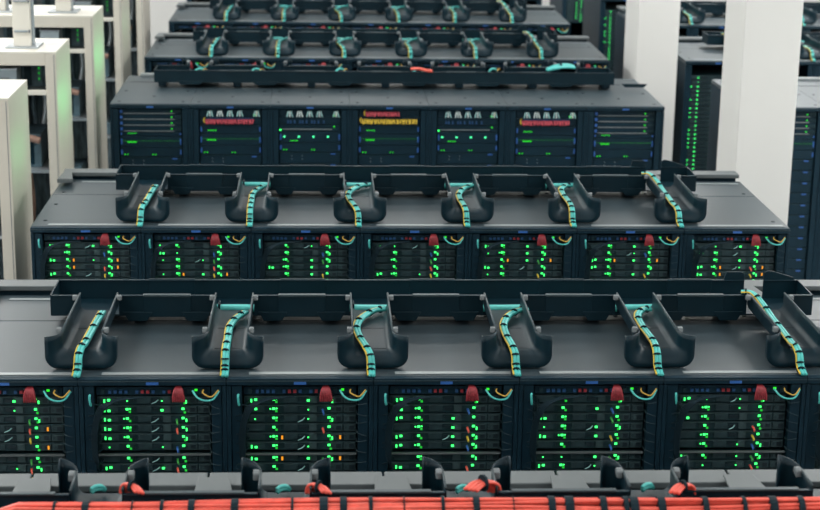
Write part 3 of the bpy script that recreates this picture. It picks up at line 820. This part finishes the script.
def cards():
    t = thing('card_cage', 'x', 'server')
    MB().box(0, 0, 0, .72, .3, .17).build('housing', 'dark_gear', t, bevel=.003)
    for k in range(9):
        MB().box(.01 + .078 * k, -.01, .01, .06 + .078 * k, -.0005, .16).build('card', ('grey_gear', 'server_grey', 'dark_gear')[k % 3], t, bevel=.002)
    for z in (.05, .09, .125): MB().box(.655, -.014, z, .664, -.0105, z + .014).build('status_light', 'led_deep', t)
    return t
def hose_column():
    t = thing('hose_column', 'x', 'hoses')
    MB().box(0, 0, 0, 1.05, .06, .03).build('rail', 'steel', t, bevel=.002)
    for k in range(14):
        x = .03 + .072 * k
        b = .012 * math.sin(k * 2.3)
        MB().tube(smooth_path([(x, .03, .0305), (x + b, .02, .2), (x - b, .035, .36), (x + b * .5, .03, .53)], 4), .020 + .006 * (k % 3), 8).build('hose', ('grey_gear', 'pipe_brown', 'dark_gear', 'steel', 'pipe_brown')[k % 5], t, smooth=True)
    return t
GEAR = [(hose_column, (-1.15, .575, CTOP - .8395), 'row of brown and grey hoses'), (control_box, (-.62, .12, CTOP - .2845), 'small grey control box with a steel lid'), (cards, (-.40, .2, 0), ''), (chassis_box, (-1.1, .12, CTOP - .8395), 'black chassis with an amber light'),
        (pipe_set, (-.20, .1, CTOP - .8395), 'bent brown pipe'), (bottle_box, (-1.1, .15, CTOP - 1.3845), 'machine with brown and grey hoses')]
protos = [(f(), loc, d) for f, loc, d in GEAR]
for p, _, _ in protos: KIDS[p.name] = children_of(p)
for k in range(5):
    if k == 0: o = wc; o.location = (CX1, CY[0], 0); o['label'] = WCL[0]; o['group'] = 'white cabinets along the left side'
    else: o = dup(wc, (CX1, CY[k], 0), WCL[k], 'white cabinets along the left side')
    for p, loc, d in protos:
        nm = p.name.split('.')[0]
        if nm == 'card_cage': loc = (-.80, .2, CTOP - .2845); d = 'cage of grey cards with small green lights'
        if nm == 'control_box': loc = (-.43, .046, CTOP - .2845)
        if nm == 'card_cage': loc = (-.82, .27, CTOP - .2845)
        if nm == 'brown_pipe': loc = (-.30, .09, CTOP - .8395 + .0)
        if nm == 'black_chassis': loc = (-1.15, .155, CTOP - .8395)
        wl = ('the nearest white cabinet', 'the white cabinet with one roof post', 'the white cabinet with two roof posts', 'the fourth white cabinet', 'the farthest white cabinet')[k]
        lab = f'{d} in {wl}'
        q = p if k == 0 else dup(p, (0, 0, 0), lab)
        q.location = (CX1 + loc[0], CY[k] + loc[1], loc[2]); q['label'] = lab; q['group'] = {'control_box': 'grey control boxes', 'card_cage': 'card cages', 'hose_column': 'rows of hoses in white cabinets', 'black_chassis': 'black chassis in white cabinets', 'brown_pipe': 'brown pipes in white cabinets', 'pump_unit': 'hose machines in white cabinets'}[nm]
def roof_post(x, y, label):
    t = thing('roof_post', label, 'post', (x, y, CTOP), 'white posts on the cabinet roofs')
    MB().box(-.115, -.09, .0005, .115, .17, .012).build('base_plate', 'steel', t, bevel=.003)
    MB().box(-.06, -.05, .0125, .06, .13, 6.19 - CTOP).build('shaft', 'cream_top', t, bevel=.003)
    MB().box(.0605, .0, .0125, .066, .10, 6.19 - CTOP).build('side_channel', 'box_grey', t)
    for z in (.11, .32, .53, .74):
        MB().box(-.05, -.062, z, .045, -.0505, z + .014).build('clamp', 'box_grey', t, bevel=.002)
        MB().box(.05, -.066, z - .004, .062, -.0505, z + .018).build('clamp_bolt', 'grey_gear', t)
    return t
roof_post(-2.105, CY[1] + .23, 'white post with steel base plate on the second white cabinet')
roof_post(-2.11, CY[2] + .23, 'white post nearer the aisle on the third white cabinet')
roof_post(-2.63, CY[2] + .23, 'white post at the left edge of the photo on the third white cabinet')

# remove the construction originals that were only shared as mesh data
for o in list(LEDS.values()) + list(PLUGS.values()) + [LEAD, shelf_p, rail] + CORD + CORDL:
    bpy.data.objects.remove(o)

# ------------------------------------------------------------------ light
w = bpy.data.worlds.new('World'); scene.world = w; w.use_nodes = True
w.node_tree.nodes['Background'].inputs['Color'].default_value = (.6, .75, .8, 1); w.node_tree.nodes['Background'].inputs['Strength'].default_value = .05
def area(loc, sx, sy, e, c=(1, .998, .975), rot=(0, 0, 0)):
    l = bpy.data.lights.new('ceiling_lamp', 'AREA'); l.shape = 'RECTANGLE'; l.size = sx; l.size_y = sy; l.energy = e; l.color = c
    o = bpy.data.objects.new('ceiling_lamp', l); col.objects.link(o); o.location = loc; o.rotation_euler = rot
    return o
for y in (-1.0, 2.5, 6.5, 10.5, 14.5, 18.5, 22.5):
    for x, e in ((-4.6, 185), (.5, 45), (5.6, 185)):
        area((x, y, 6.1), 2.4, 1.2, e * (.55 if y < 5 else .7 if y < 8 else 1.0 if y < 12 else 1.15))
# added green lights without fixtures, standing in for LED glow on the white cabinets
for k, e in ((0, .35), (1, .75), (2, .8), (3, .15)):
    l = bpy.data.lights.new('added_green_glow', 'AREA'); l.size = .12; l.size_y = .5; l.shape = 'RECTANGLE'; l.energy = e; l.color = (.06, 1, .25)
    o = bpy.data.objects.new('added_green_glow', l); col.objects.link(o); o.location = (CX1 + .22, CY[k] + .3, 2.3); o.rotation_euler = (0, R(-90) + R(180), 0)

cam = bpy.data.cameras.new('Camera'); co = bpy.data.objects.new('Camera', cam); col.objects.link(co)
mw = Matrix((RGT, -DWN, -FWD)).transposed().to_4x4(); mw.translation = EYE
co.matrix_world = mw
cam.sensor_width = 36; cam.lens = FPX / 820 * 36
cam.clip_end = 100
cam.dof.use_dof = True; cam.dof.focus_distance = 7.6; cam.dof.aperture_fstop = 3.6
scene.camera = co
vs = scene.view_settings
vs.view_transform = 'Standard'; vs.look = 'None'; vs.exposure = 0.0; vs.gamma = 1.0
